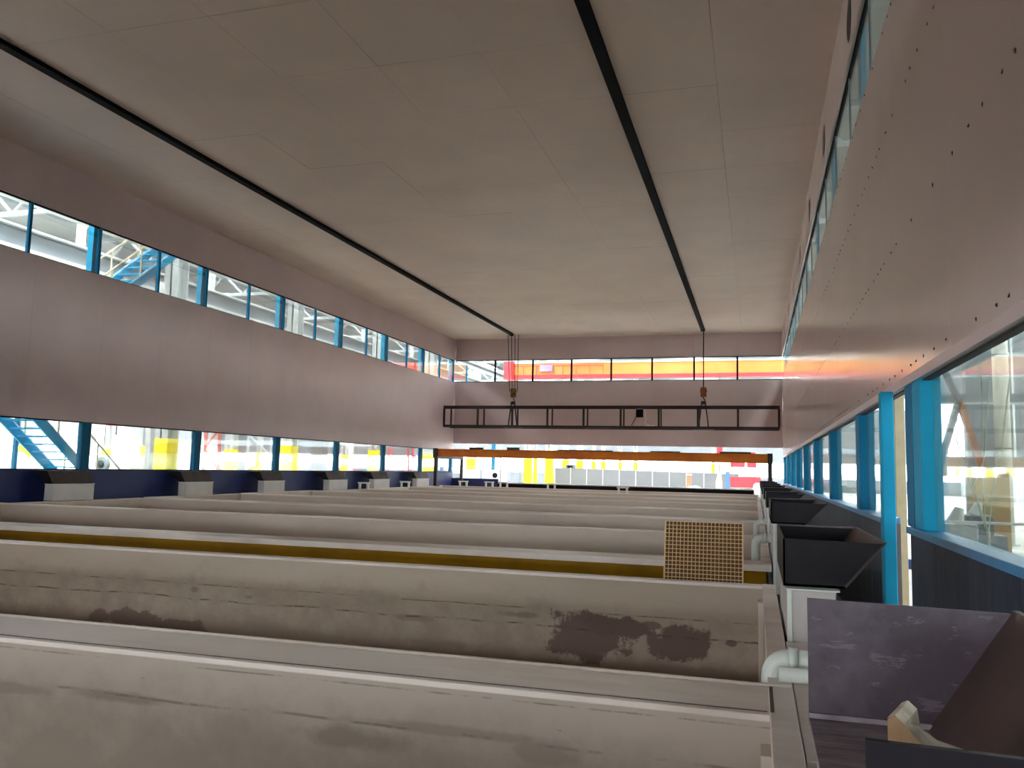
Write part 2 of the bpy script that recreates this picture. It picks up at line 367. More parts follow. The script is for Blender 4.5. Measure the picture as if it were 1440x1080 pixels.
window_run(win(6, (XR, 25, -.4)), 'x', XR+.07, 9.8, YE, -.44, ZLT-.10, [y-.1 for y in RCOL], .03, BLUED, GLASSR, XR+.10, .08, False)
# deck under the tanks, hall ground
box(-90, 45, -40, 125, ZG-.2, ZG).build('floor', CONC, None, kind='structure')
box(.22, XR, YB, YE, -2.38, -2.0).build('trim_1', CONC, None, kind='structure')

# ---------------------------------------------------------------- process tanks
TG = 'long white plastic process tanks'
def tank(k, y0, y1, label, wall_m=PVC, back_rim=.12, front_rim=.10, gap_before=0, side=None, zr=-1.0):
    t = thing('process_tank', label, 'tank', (-7.8, (y0+y1)/2, -2.35), TG)
    xl, xr = -15.68, .06
    box(xl, xr, y0, y1, -2.35, -2.28).build('tank_bottom', PVC, t)
    box(xl-.15, xr+.05, y1, y1+.06, -2.35, zr-.03).build('back_wall', wall_m, t)
    box(xl-.15, xr+.05, y0-.06, y0, -2.35, zr-.03).build('front_wall', side or PVC, t)
    box(xl-.06, xl, y0, y1, -2.35, zr-.03).build('end_wall', PVC, t); box(xr, xr+.05, y0, y1, -2.35, zr-.03).build('end_wall', PVC, t)
    box(xl-.17, xr+.02, y1-.012, y1+back_rim, zr-.03, zr).build('rim', PVCT, t, bevel=.006)
    box(xl-.17, xr+.02, y0-front_rim, y0+.012, zr-.03, zr).build('rim', PVCT, t, bevel=.006)
    box(xl-.17, xl+.012, y0+.012, y1-.012, zr-.03, zr).build('rim', PVCT, t, bevel=.005)
    box(xr-.012, xr+.10, y0-front_rim, y1+back_rim, zr-.028, zr+.004).build('rim', PVCT, t, bevel=.005)
    # corner stiffener at the right end and weld strip
    box(xr-.05, xr-.001, y1-.16, y1-.002, -2.28, zr-.12).build('corner_stiffener', PVC, t, bevel=.004)
    if k > 2: box(xl, xr-.06, y1-.010, y1, zr-.36, zr-.352).build('weld_strip', PVC, t)
    return t
t1 = tank(1, -.15, 3.73, 'nearest white plastic tank with scuffed wide rim at the bottom of the picture', PVC1, .46, .1)
box(-15.7, .04, 3.76, 3.764, -1.0, -.9965).build('weld_strip', BROWNP, t1)
box(.052, .068, 3.75, 4.18, -1.0, -.994).build('joint_strip', BROWNP, t1)
t2 = tank(2, 4.26, 7.85, 'second white plastic tank from the camera with purplish brown stains on its inner wall', PVC2, .12, .02)
box(.165, .47, 3.2, 5.36, -1.03, -1.002).build('side_ledge', PVCT, t2, bevel=.004)
t3 = tank(3, 10.1, 14.2, 'white plastic tank with ochre yellow outer side behind the leaning grating', PVC, .14, .40)
box(-15.84, .16, 9.66, 9.70, -1.075, -1.0).build('rim_lip', PVCT, t3, bevel=.005)
box(-15.83, .10, 9.74, 9.78, -2.35, -1.03).build('outer_side', YEL, t3, label='ochre yellow outer side')
words = ['fourth white plastic tank from the camera, just beyond the yellow-sided one', 'fifth white plastic tank from the camera, long pale rim across the room', 'sixth white plastic tank from the camera', 'seventh white plastic tank from the camera', 'eighth white plastic tank from the camera', 'ninth and farthest white plastic tank, before the black kerb']
TY = [(14.48, 18.45), (18.8, 22.85), (23.15, 27.3), (27.6, 31.75), (32.05, 36.15), (36.45, 40.6)]
for i, (a, c) in enumerate(TY): tank(4+i, a, c, words[i], PVC, .12, .09, zr=-1+.012*((i*7) % 3-1))
for o in [c for t in (t2,) for c in t.children if c.name.startswith('rim')]: pass

# ---------------------------------------------------------------- grating
g = thing('floor_grating', 'square sandy fibreglass grating panel leaning upright at the yellow tank side', 'grating', (-.49, 8.05, -1.75))
def lean(x, z): return (x, 8.0+(z+1.75)*.24, z)
gx0, gx1, gz0, gz1 = -.855, -.125, -1.75, -.485
b = MB(); b.hexa([lean(gx0, gz0), lean(gx1, gz0), (gx1, lean(0, gz0)[1]+.006, gz0), (gx0, lean(0, gz0)[1]+.006, gz0)], [lean(gx0, gz1), lean(gx1, gz1), (gx1, lean(0, gz1)[1]+.006, gz1), (gx0, lean(0, gz1)[1]+.006, gz1)])
for i in range(len(b.v)): b.v[i] = (b.v[i][0], b.v[i][1]+.03, b.v[i][2])
b.build('cover_plate', GRB, g)
b = MB(); nxg = 20
for i in range(nxg+1):
    x = gx0+(gx1-gx0)*i/nxg; wv = .0024 if 0 < i < nxg else .006
    b.hexa([(x-wv, lean(0, gz0)[1], gz0), (x+wv, lean(0, gz0)[1], gz0), (x+wv, lean(0, gz0)[1]+.03, gz0), (x-wv, lean(0, gz0)[1]+.03, gz0)],
           [(x-wv, lean(0, gz1)[1], gz1), (x+wv, lean(0, gz1)[1], gz1), (x+wv, lean(0, gz1)[1]+.03, gz1), (x-wv, lean(0, gz1)[1]+.03, gz1)])
nz = int((gz1-gz0)/((gx1-gx0)/nxg))
for i in range(nz+1):
    z = gz0+(gz1-gz0)*i/nz; y = lean(0, z)[1]
    b.box(gx0, gx1, y, y+.03, z-.0024, z+.0024)
b.build('bar_grid', GRC, g, kind='stuff')

# ---------------------------------------------------------------- exhaust hoods and duct blocks
NT = ['nearest the camera', 'second from the camera', 'third from the camera', 'fourth from the camera', 'fifth from the camera', 'sixth from the camera', 'seventh from the camera', 'eighth from the camera', 'ninth and farthest']
def hood(side, y0, y1, label, zb=-.72, zt=-.40, near=False):
    if side == 'R': X = lambda u: .16+u
    else: X = lambda u: -15.86-u*.42+.25
    xi, xo = (.0, .56)
    top = .60 if near else .58
    t = thing('exhaust_hood', label, 'hood', (X(.2), (y0+y1)/2, zb), 'black exhaust hoods along the %s wall' % ('right' if side == 'R' else 'left'))
    th = .015
    def plate(y, ty, name, m_):
        b = MB(); P = [(X(0), zb), (X(.34), zb), (X(top), zt-.01), (X(0), zt)]
        b.prism(P, y, y+ty); return b.build(name, m_, t)
    ep = plate(y1-th, th, 'end_plate', DUST if near else BLK); plate(y0, th, 'end_plate', BLK)
    if near: MB().bar((X(.0), y1-th-.008, zb+th+.012), (X(.36), y1-th-.008, zb+th+.012), .016).build('weld_bead', GREYF, ep, loc=Vector(t['_w']))
    MB().hexa([(X(.0), y0, zb), (X(.36), y0, zb), (X(.36), y1, zb), (X(0), y1, zb)], [(X(.0), y0, zb+th), (X(.36), y0, zb+th), (X(.36), y1, zb+th), (X(0), y1, zb+th)]).build('floor_plate', GREYF if near else BLK, t)
    MB().hexa([(X(.34), y0, zb), (X(top), y0, zt), (X(top), y1, zt), (X(.34), y1, zb)], [(X(.36), y0, zb), (X(top+.02), y0, zt), (X(top+.02), y1, zt), (X(.36), y1, zb)]).build('sloped_plate', BROWNP if near or y0 < 6 else BLK, t)
    if not near:
        box(X(0), X(0)+(.012 if side == 'R' else -.012), y0, y1, zb, zt).build('inner_plate', BLK, t)
        box(X(.0), X(top), y1-.03, y1, zt-.012, zt).build('rim_strip', DUST, t)
    return t
def block(side, y0, y1, label, zt=-.72):
    x0, x1 = (.15, .46) if side == 'R' else (-15.86, -15.62)
    t = thing('duct_block', label, 'duct', ((x0+x1)/2, (y0+y1)/2, -1.0 if side == 'L' else -1.3), 'white duct blocks along the %s wall' % ('right' if side == 'R' else 'left'))
    if side == 'R':
        box(x0+.03, x1, y0, y1, -1.32, zt-.012).build('duct_box', WHTB, t, bevel=.006)
        box(x0+.02, x1+.02, y0-.02, y1+.02, zt-.012, zt-.002).build('flange', WHTP, t)
        box(x0+.028, x0+.055, y0-.012, y0, -1.3, zt-.012).build('corner_strip', WHTP, t)
    else:
        box(x0, x1, y0, y1, -1.0, zt-.012).build('duct_box', WHTB, t, bevel=.006)
        box(x0-.01, x1+.01, y0-.01, y1+.01, zt-.012, zt).build('flange', WHTP, t)
    return t
hood('R', 1.42, 2.95, 'open dusty black exhaust hood nearest the camera with a cream offcut in it', -.80, -.405, near=True)
block('R', 1.55, 2.9, 'white duct block under the nearest black hood', -.80)
RY = [5.5, 9.75, 14.2, 18.7, 23.0, 27.4, 31.7, 36.0]
for i, y in enumerate(RY):
    zt, zb = (-.40, -.69) if i == 0 else (-.31, -.55)
    hood('R', y, y+1.55, 'black exhaust hood on the right side, %s' % NT[i+1], zb, zt)
    block('R', y-.08 if i == 0 else y-.05, y+1.5, 'white duct block below right-hand hood %s' % NT[i+1], zb)
LYs = [(15.45, 16.7), (20.1, 21.36), (24.05, 25.3), (28.4, 29.9), (32.3, 33.85), (36.95, 38.5)]
LN = ['first from the left', 'second from the left', 'third from the left', 'fourth from the left', 'fifth from the left', 'sixth from the left']
for i, (a, c) in enumerate(LYs):
    t = thing('exhaust_hood', 'black flared exhaust hood under the left window, %s' % LN[i], 'hood', (-15.75, (a+c)/2, -.6), 'black exhaust hoods along the left wall')
    zb, zt = -.60, -.305
    MB().hexa([(-15.86, a+.02, zb), (-15.66, a+.02, zb), (-15.66, c-.02, zb), (-15.86, c-.02, zb)], [(-16.24, a-.02, zt), (-15.80, a-.02, zt), (-15.80, c+.02, zt), (-16.24, c+.02, zt)]).build('hood_body', BLK, t)
    MB().hexa([(-15.66, a+.02, zb), (-15.655, a+.02, zb), (-15.655, c-.02, zb), (-15.66, c-.02, zb)], [(-15.80, a-.02, zt), (-15.795, a-.02, zt), (-15.795, c+.02, zt), (-15.80, c+.02, zt)]).build('front_plate', DUSTL, t)
    box(-15.87, -15.64, a, c, zb-.008, zb).build('flange', BLK, t)
    bl = block('L', a, c, 'white duct block on the tank rim under the left window, %s' % LN[i], -.608)

# offcut in the nearest hood
o = thing('foam_offcut', 'cream curved offcut lying in the nearest black hood', 'offcut', (.36, 2.1, -.785))
poly = [(.275, -.782), (.275, -.53), (.29, -.522), (.31, -.54), (.345, -.582), (.38, -.606), (.44, -.622), (.44, -.782)]
n = len(poly)
b = MB()
b.v = [(x, 2.05, z) for x, z in poly]+[(x+.02+(.03 if z > -.56 else 0), 2.19, z) for x, z in poly]
b.f = [tuple(range(n)), tuple(range(2*n-1, n-1, -1))]+[(i, i+n, (i+1) % n+n, (i+1) % n) for i in range(n)]
b.build('offcut_body', OFFC, o, bevel=.003)
b = MB(); b.v = [(x, 2.044, z-.002) for x, z in poly]+[(x, 2.049, z-.002) for x, z in poly]
b.f = [tuple(range(n)), tuple(range(2*n-1, n-1, -1))]+[(i, i+n, (i+1) % n+n, (i+1) % n) for i in range(n)]
b.build('cut_face', OFFS, o, label='tan cut face')

# white pipes over the tank corner
def elbow_pipe(x, y, z, xe, label, r=.048):
    t = thing('drain_pipe', label, 'pipe', (x, y, -1.5))
    pts = [(x, y, -1.9), (x, y, z-.1)]+[(x+.09*(1-math.cos(a)), y, z-.09+.09*math.sin(a)) for a in [math.pi/2*k/6 for k in range(1, 7)]]
    MB().tube(pts, r, 20).build('elbow', WHTP, t, smooth=True)
    MB().tube([(x+.085, y, z), (x+.125, y, z)], r*1.18, 20).build('collar', WHTP, t, smooth=True)
    MB().tube([(x+.12, y, z), (xe, y, z)], r*.97, 20).build('straight_pipe', WHTP, t, smooth=True)
    return t
elbow_pipe(.065, 4.42, -.91, .46, 'white plastic elbow pipe hooking over the right corner of the second tank')
MB().tube([(.10, 4.28, -.955), (.47, 4.28, -.955)], .036, 16).build('side_pipe', WHTP, None, smooth=True, label='white straight pipe lying beside the elbow pipe on the second tank', category='pipe')
elbow_pipe(-.005, 10.9, -.80, .22, 'pale elbow pipe standing in the right corner of the yellow-sided tank', .055)
elbow_pipe(-.005, 15.6, -.86, .22, 'pale elbow pipe in the right corner of the fourth tank', .05)

# small pipe stands on the far rims
for i, (x, y, lab) in enumerate([(-15.5, 35.3, 'low white pipe bracket beside the sixth left duct block'), (-14.6, 40.7, 'white pipe bracket under the ochre beam leg'), (-13.2, 40.75, 'grey-white valve stub on the farthest rim at left'), (-12.4, 40.7, 'white two-legged bracket on the farthest rim'), (-9.9, 40.75, 'double white pipe stub on the farthest rim near the middle'), (-5.6, 36.3, 'pale valve stub on the ninth tank rim'), (-15.5, 31.1, 'low white pipe stub between left duct blocks')]):
    t = thing('pipe_bracket', lab, 'bracket', (x, y, -1.0))
    box(x-.22, x-.14, y-.05, y+.05, -1.0, -.78).build('leg', WHTP, t); box(x+.14, x+.22, y-.05, y+.05, -1.0, -.78).build('leg', WHTP, t)
    box(x-.26, x+.26, y-.06, y+.06, -.78, -.72).build('top_bar', WHTP, t, bevel=.01)

# free-standing blue post at the doorway and cream post outside
t = thing('steel_post', 'bright turquoise square post standing in the right wall doorway', 'post', (1.27, 9.0, -2.0))
box(1.185, 1.30, 8.78, 8.95, -2.0, ZLT-.09).build('post_body', BLUE, t, bevel=.01); box(1.14, 1.31, 8.74, 8.99, -2.0, -1.985).build('base_plate', BLUED, t)
t = thing('steel_post', 'narrow cream post just outside the right wall doorway', 'post', (2.0, 13.2, ZG))
box(1.93, 2.07, 13.0, 13.3, ZG, 4.0).build('post_body', BEIGE, t, bevel=.01); box(1.85, 2.15, 12.9, 13.4, ZG, ZG+.02).build('base_plate', BEIGE, t)

# ---------------------------------------------------------------- hoist rails, ropes, truss
def rail(x, label):
    t = thing('hoist_rail', label, 'rail', (x, 20, 6.98))
    box(x-.10, x+.10, YB+.1, 41.9, 7.09, 7.11).build('bottom_flange', BLACK, t); box(x-.02, x+.02, YB+.1, 41.85, 7.11, 7.16).build('web', BLACK, t)
    box(x-.10, x+.10, YB+.1, 41.9, 7.15, 7.18).build('top_flange', BLACK, t); box(x-.11, x+.11, 41.9, 41.93, 7.05, 7.18).build('end_stop', BLACK, t)
    return t
rail(-12.52, 'long black ceiling rail on the left half of the ceiling'); rail(-2.50, 'long black ceiling rail on the right half of the ceiling')
def hoist(x, label, nrope, blockm):
    t = thing('hoist_block', label, 'hoist', (x, 41.75, 3.5))
    MB().tube([(x, 41.69, 4.02), (x, 41.81, 4.02)], .17, 20).build('sheave', blockm, t, smooth=True)
    box(x-.14, x+.14, 41.68, 41.70, 3.72, 4.2).build('side_plate', blockm, t, bevel=.02); box(x-.14, x+.14, 41.80, 41.82, 3.72, 4.2).build('side_plate', blockm, t, bevel=.02)
    pts = [(x, 41.75, 3.72)]+[(x+.07*math.sin(a), 41.75, 3.56+.07*math.cos(a)) for a in [math.pi*k/6 for k in range(0, 9)]]
    MB().tube(pts, .025, 8).build('hook', RUST, t, smooth=True)
    for k in range(nrope):
        dx = (k-(nrope-1)/2)*.16 if nrope > 1 else 0
        MB().tube([(x+dx*1.2-(.08 if nrope > 1 else 0), 41.75, 7.09), (x+dx*.9, 41.75, 4.05)], .017 if nrope > 1 else .03, 6).build('rope', BLACK, t)
    return t
hoist(-12.30, 'yellow and black hoist block on four ropes above the left of the truss', 4, mat('hoist_yellow', (150, 116, 30), .5, .4, 6, col2=(40, 32, 28)))
hoist(-2.46, 'small orange-brown hoist block on one rope above the right of the truss', 1, mat('hoist_orange', (150, 84, 44), .5, .3, 6))
t = thing('lifting_truss', 'dark brown rectangular steel truss hung across the far end', 'truss', (-7.4, 41.7, 2.15))
x0, x1, ya, yb2, za, zb = -16.0, 1.12, 41.2, 42.25, 2.22, 3.24
for y in (ya, yb2):
    h1 = .17 if y == ya else .08
    box(x0, x1, y-.06, y+.06, zb-h1, zb).build('top_chord', RUST, t); box(x0, x1, y-.06, y+.06, za-.13, za).build('bottom_chord', RUST, t)
    for i in range(10):
        x = x0+.03+(x1-x0-.06)*i/9; wv = .05 if y == ya else .035
        box(x-wv, x+wv, y-.04, y+.04, za, zb-h1).build('vertical', RUST, t)
for i in range(10):
    x = x0+.03+(x1-x0-.06)*i/9
    MB().bar((x, ya, za-.06), (x, yb2, za-.06), .07).build('cross_member', RUST, t); MB().bar((x, ya, zb-.06), (x, yb2, zb-.06), .07).build('cross_member', RUST, t)
for xx in (-12.3, -2.46):
    for s in (-1, 1):
        MB().bar((xx+s*.25, 41.72, za-.1), (xx+s*.08, 41.72, 3.5), .06).build('bail_bar', RUST, t)
    box(xx-.12, xx+.12, 41.65, 41.8, 3.34, 3.5).build('lifting_eye', RUST, t, bevel=.02)
    box(xx-.5, xx+.5, 41.5, 41.95, za-.13, za-.02).build('bail_foot', RUST, t)
b = thing('control_box', 'black control box with white top hanging in the truss', 'control box', (-5.55, 41.3, 2.72))
box(-5.72, -5.38, 41.15, 41.35, 2.66, 3.06).build('box_body', BLACK, b, bevel=.01); box(-5.72, -5.38, 41.14, 41.35, 3.06, 3.09).build('lid', TARP, b)
MB().tube([(-5.7, 41.1, 2.67), (-5.85, 41.1, 2.4), (-5.95, 41.1, 2.24)], .015, 6).build('cable', BLACK, b)
MB().tube([(-5.3, 41.08, 3.05), (-5.2, 41.08, 2.6), (-5.26, 41.08, 2.35), (-5.0, 41.08, 2.26)], .02, 6).build('cable', TARP, b)
box(-5.28, -4.8, 41.14, 41.25, 2.22, 2.27).build('paper_roll', TARP, None, label='small white bundle lying on the truss bottom chord', category='bundle')

# ochre beam gantry at the far end
t = thing('transfer_gantry', 'long ochre crane beam on dark legs across the far end', 'gantry', (-7.5, 39.6, -1.0))
MB().hexa([(-15.72, 39.4, .50), (.70, 39.4, .47), (.70, 39.75, .47), (-15.72, 39.75, .50)], [(-15.72, 39.4, .86), (.70, 39.4, .88), (.70, 39.75, .88), (-15.72, 39.75, .86)]).build('main_beam', ORANGE, t)
box(-15.72, .70, 39.33, 39.82, .87, .89).build('top_flange', ORANGE, t)
for x in (-15.72, .58):
    xx = x if x < 0 else x
    box(xx-.02, xx+.14, 39.38, 39.54, -.99, .5).build('leg', RUST, t); box(xx+.0, xx+.14, 43.2, 43.34, -2.3, .55).build('leg', RUST, t)
    box(xx-.0, xx+.14, 39.5, 43.34, .40, .54).build('end_carriage', RUST, t); box(xx-.06, xx+.16, 39.3, 39.42, .44, .92).build('end_plate', RUST, t)
    box(xx-.08, xx+.22, 39.3, 39.62, -1.0, -.97).build('base_plate', RUST, t)
for (a, c, h) in ((-13.9, -13.2, .10), (-11.9, -11.3, .13), (-9.3, -6.6, .05), (-4.8, -3.4, .06), (-1.6, -.2, .08)):
    box(a, c, 39.45, 39.7, .89, .89+h).build('trolley_part', RUST, t, bevel=.02)

# ---------------------------------------------------------------- the surrounding hall
hz = 13.0
rf = empty('roof', (-20, 40, hz), kind='structure'); rf.name = 'ceiling_hall'
xs = -90; k = 0
lights = [(-84, -81.5), (-74, -71.5), (-64, -61.5), (-54, -51.5), (-44.5, -42), (-34.5, -32), (-27, -25), (-19, -17), (-8, -5.5), (4, 6.5), (12, 14.5), (22, 24.5), (34, 36.5)]
cur = -90
for a, c in lights+[(45, 45)]:
    box(cur, a, -40, 125, hz, hz+.1).build('roof_sheet', ROOF, rf)
    if c > a:
        ys = 26 if a > 2 else 4  # near lengths roofed over to cut light on the room's near part
        box(a, c, -40, ys, hz, hz+.1).build('roof_sheet', ROOF, rf); box(a, c, ys, 125, hz+.02, hz+.08).build('roof_light', LITE, rf)
    cur = c
for x in range(-88, 44, 4): box(x, x+.12, -40, 125, hz-.25, hz-.02).build('purlin', STD, rf)
for y in range(-34, 124, 9):
    if y % 2 == 0 or True:
        b = MB(); b.box(-90, 45, y, y+.2, hz-.5, hz-.28); b.box(-90, 45, y, y+.2, hz-1.9, hz-1.7)
        for x in range(-90, 45, 3): b.bar((x, y+.1, hz-1.8), (x+1.5, y+.1, hz-.4), .10); b.bar((x+1.5, y+.1, hz-.4), (x+3, y+.1, hz-1.8), .10)
        b.build('roof_truss', TRS, rf)
def hall_wall(name, axis, at, lo, hi, openings, CLAD=CLAD, WIN=WIN, th=.2):
    r = empty(name, (at if axis == 'x' else 0, at if axis == 'y' else 0, ZG), kind='structure')
    z = ZG
    for (a, c) in openings+[(hz, hz)]:
        if a > z:
            b = box(at, at+th, lo, hi, z, a) if axis == 'x' else box(lo, hi, at, at+th, z, a)
            b.build('cladding', CLAD, r)
            n = int((hi-lo)/1.2); rb = MB()
            for i in range(n):
                p = lo+i*1.2
                if axis == 'x': rb.box(at-.05, at+th+.05, p, p+.25, z, a)
                else: rb.box(p, p+.25, at-.05, at+th+.05, z, a)
            rb.build('cladding_ribs', CLAD, r, kind='stuff')
        if c > a:
            n = int((hi-lo)/3)
            for i in range(0, n, 2):
                p = lo+i*3
                (box(at, at+.1, p, p+.1, a, c) if axis == 'x' else box(p, p+.1, at, at+.1, a, c)).build('window_bar', STL, r)
            (box(at+.05, at+.08, lo, hi, a, c) if axis == 'x' else box(lo, hi, at+.05, at+.08, a, c)).build('glazing', WIN, r)
        z = c
hall_wall('wall_hall_left', 'x', -89, -40, 124, [(-1.4, 2.6), (7.5, 9.5)])
hall_wall('wall_hall_end', 'y', 122, -90, 45, [(-.6, 1.6), (9.0, 10.5)], CLADE, WINE)
hall_wall('wall_hall_right', 'x', 26, -40, 124, [(0.2, 1.0), (7, 9)])
hall_wall('wall_hall_back', 'y', -39, -90, 45, [(0, 3), (7, 9)], WIN=WINB)
# crane runway girders along the hall
for x, z, w_, lab in ((-28.0, 8.2, .45, 'grey crane runway girder outside the left upper windows'), (-33.5, 9.6, .3, 'second pale runway girder farther left in the hall'), (-24.5, 8.9, .2, 'thin pale pipe run above the left upper windows')):
    t = thing('runway_girder', lab, 'girder', (x, 40, z))
    box(x-.25, x+.25, -30, 115, z, z+.06).build('bottom_flange', STL, t); box(x-.06, x+.06, -30, 115, z+.06, z+w_*1.8).build('web', STD, t); box(x-.3, x+.3, -30, 115, z+w_*1.8, z+w_*1.8+.08).build('top_flange', STL, t)
    for y in range(-26, 115, 9): box(x-.12, x+.12, y, y+.3, z+w_*1.8+.08, hz-1.9).build('hanger', STL, t)
# overhead crane bridge beyond the end wall
t = thing('overhead_crane', 'orange bridge crane girder spanning the hall beyond the end windows', 'crane', (0, 62, 6.95))
box(-18.2, 25.5, 61.7, 62.3, 7.25, 8.15).build('bridge_girder', GIRD, t)
box(-18.4, 25.5, 61.6, 62.4, 6.98, 7.25).build('lower_flange', RED, t); box(-18.4, 25.5, 61.6, 62.4, 8.15, 8.26).build('walkway_edge', TARP, t)
box(-18.9, -18.15, 61.3, 62.9, 6.9, 8.3).build('end_truck', RED, t); box(-16.0, -15.0, 61.4, 61.6, 7.5, 8.0).build('motor_cabinet', mat('lilac_cabinet', (150, 130, 190), .5), t)
box(-18.6, -11.0, 61.45, 61.55, 7.9, 7.95).build('handrail', RED, t)
for i in range(8): box(-18.4+i*1.05, -18.36+i*1.05, 61.45, 61.5, 7.0, 7.9).build('rail_post', RED, t)
t = thing('end_crane_girder', 'second red crane girder glimpsed at the far end of the left upper windows', 'crane', (-38, 60, 6.9))
box(-52, -24.3, 59.6, 60.4, 7.1, 8.1).build('bridge_girder', RED, t); box(-52, -24.2, 59.5, 60.5, 6.8, 7.1).build('lower_flange', SALM, t)
t = thing('crane_rail_beam', 'grey steel crossbeam below the orange crane girder', 'beam', (0, 66, 5.8))
box(-20, 25, 65.8, 66.2, 6.2, 7.0).build('beam_web', STD, t); box(-20, 25, 65.6, 66.4, 6.1, 6.2).build('beam_flange', STL, t)

# hall columns with yellow-painted feet
def hcol(x, y, w_, lab, ztop=.9, body=STL, cat='column', height=12.6):
    t = thing('hall_column', lab, cat, (x, y, ZG), 'hall columns with yellow feet')
    h = w_/2
    b = MB().box(x-h, x+h, y-h, y-h+.06, ztop, ZG+height).box(x-h, x+h, y+h-.06, y+h, ztop, ZG+height).box(x-.04, x+.04, y-h, y+h, ztop, ZG+height).build('shaft', body, t)
    box(x-h-.02, x+h+.02, y-h-.02, y+h+.02, ZG, ztop).build('yellow_foot', CYEL, t, bevel=.02)
HC = [(-23.84, 29.27, .69, 'large yellow-footed hall column in the second lower left window'), (-40.11, 47.31, .6, 'yellow-footed column just left of the largest one'), (-59.67, 65.0, .6, 'thin far yellow-footed column near the left blue post'),
 (-58.6, 68.6, .5, 'thin far yellow-footed column in the middle of the second lower left window'), (-55, 51.5, 1.3, 'wide yellow foot seen behind the lower blue stair'), (-37.2, 52.74, .68, 'yellow-footed column in the third lower left window'), (-42.9, 65.1, .4, 'thin yellow-footed column at the right of the third lower left window'),
 (-23.65, 38.58, .64, 'yellow-footed column at the left edge of the fourth lower left window'), (-44.2, 78.2, .45, 'thin yellow-footed column in the fourth lower left window'), (-39.0, 74.0, .7, 'yellow-footed column at the left of the fifth lower left window'), (-22.7, 46.9, .62, 'bright yellow-footed column at the right of the fifth lower left window'),
 (-22.9, 56.1, .73, 'pale yellow-footed column at the left wall end beside the ochre beam'), (-29.0, 83.2, .85, 'bright yellow foot just right of the dark gantry legs'), (-20.4, 74.6, .66, 'wide yellow foot under the left half of the ochre beam'), (-19.0, 72.0, .26, 'narrow yellow foot beside the wide one under the ochre beam'),
 (-17.6, 71.6, .63, 'yellow foot left of the grey fence under the ochre beam'), (-18.1, 80.4, .57, 'short yellow foot above the grey fence start'), (-17.5, 84.4, .59, 'yellow foot beside the dark cabinet over the fence'), (-16.8, 88.4, .38, 'narrow yellow foot over the fence near the middle'), (-15.8, 88.7, .38, 'second narrow yellow foot over the fence near the middle'),
 (-14.0, 88.9, .31, 'thin yellow foot over the right part of the fence'), (-12.4, 89.2, .38, 'thin yellow foot at the right of the fence group'), (-4.3, 89.9, .3, 'small yellow foot left of the red machine'), (7.2, 60.0, .5, 'yellow-footed column seen through a right lower window'), (10.6, 72, .5, 'far yellow-footed column seen through the right lower windows')]
for a in HC: hcol(*a)
# white and grey uprights that show in the lower windows
for (x, y, w_, lab, M_) in [(-21.9, 26.0, .22, 'bright white upright beside the largest yellow foot', TARP), (-33, 31.5, .3, 'white upright in the second lower left window', TARP), (-36, 38, .4, 'grey upright left of the white one', STL), (-50, 60, 1.2, 'broad grey pier far behind the second lower left window', CLADD), (-46, 66, 1.2, 'broad grey pier behind the third lower left window', CLADD),
   (-34, 60, 1.0, 'broad grey pier behind the fourth lower left window', CLADD), (-27, 52, .25, 'thin white upright in the fifth lower left window', TARP), (-24.9, 78, .3, 'light blue upright under the ochre beam', POSTD), (-27.2, 70, .3, 'blue-grey upright under the ochre beam at left', BLUED)]:
    t = thing('upright', lab, 'upright', (x, y, ZG)); box(x-w_/2, x+w_/2, y-w_/2, y+w_/2, ZG, 6.8).build('shaft', M_, t); box(x-w_*.8, x+w_*.8, y-w_*.8, y+w_*.8, ZG, ZG+.05).build('base_plate', M_, t)

# blue stair outside the left wall
def flight(x0, x1, y0, z0, y1, z1, label, nt, rail_m):
    t = thing('steel_stair', label, 'stair', ((x0+x1)/2, (y0+y1)/2, min(z0, z1)))
    for x in (x0, x1):
        MB().bar((x, y0, z0), (x, y1, z1), .05, .28).build('stringer', BLUE, t); MB().bar((x, y0, z0+.15), (x, y1, z1+.15), .07, .03).build('stringer_edge', TARP, t)
    for i in range(nt):
        f = (i+.5)/nt; y = y0+(y1-y0)*f; z = z0+(z1-z0)*f
        box(min(x0, x1), max(x0, x1), y-.13, y+.13, z-.03, z+.01).build('tread', BLUE, t)
    for x in (x0, x1):
        MB().bar((x, y0, z0+1.05), (x, y1, z1+1.05), .04).build('handrail', rail_m, t)
        for i in range(5):
            f = (i+.5)/5; y = y0+(y1-y0)*f; z = z0+(z1-z0)*f; box(x-.018, x+.018, y-.018, y+.018, z, z+1.05).build('rail_post', rail_m, t)
flight(-18.4, -17.3, 20.6, ZG+.1, 13.7, 3.2, 'blue steel stair flight descending past the lower left window', 28, BEIGE)
flight(-19.7, -18.55, 18.2, 3.2, 24.0, 8.0, 'blue steel stair flight rising past the upper left window', 15, BEIGE)
t = thing('stair_landing', 'blue stair landing hidden behind the left wall panels', 'landing', (-18.5, 15, 3.1))
box(-19.7, -17.3, 12.3, 13.7, 3.08, 3.18).build('landing_plate', BLUED, t); box(-19.7, -18.55, 13.7, 18.2, 3.08, 3.18).build('landing_plate', BLUED, t)
for y in (12.5, 18.0): box(-19.7, -19.6, y, y+.1, ZG, 3.08).build('leg', BLUED, t)
t = thing('high_walkway', 'blue high walkway beam at the top left window corner', 'walkway', (-19, 15, 6.9))
box(-20.5, -18.2, 10, 16.2, 7.5, 7.62).build('walkway_plate', BLUED, t); box(-18.25, -18.15, 10, 16.2, 7.3, 7.6).build('edge_beam', BLUE, t); box(-20.5, -20.4, 10, 16.2, 7.3, 7.6).build('edge_beam', BLUE, t)
for y in (10.1, 16.0): box(-20.5, -20.38, y, y+.12, ZG, 7.5).build('leg', BLUED, t)

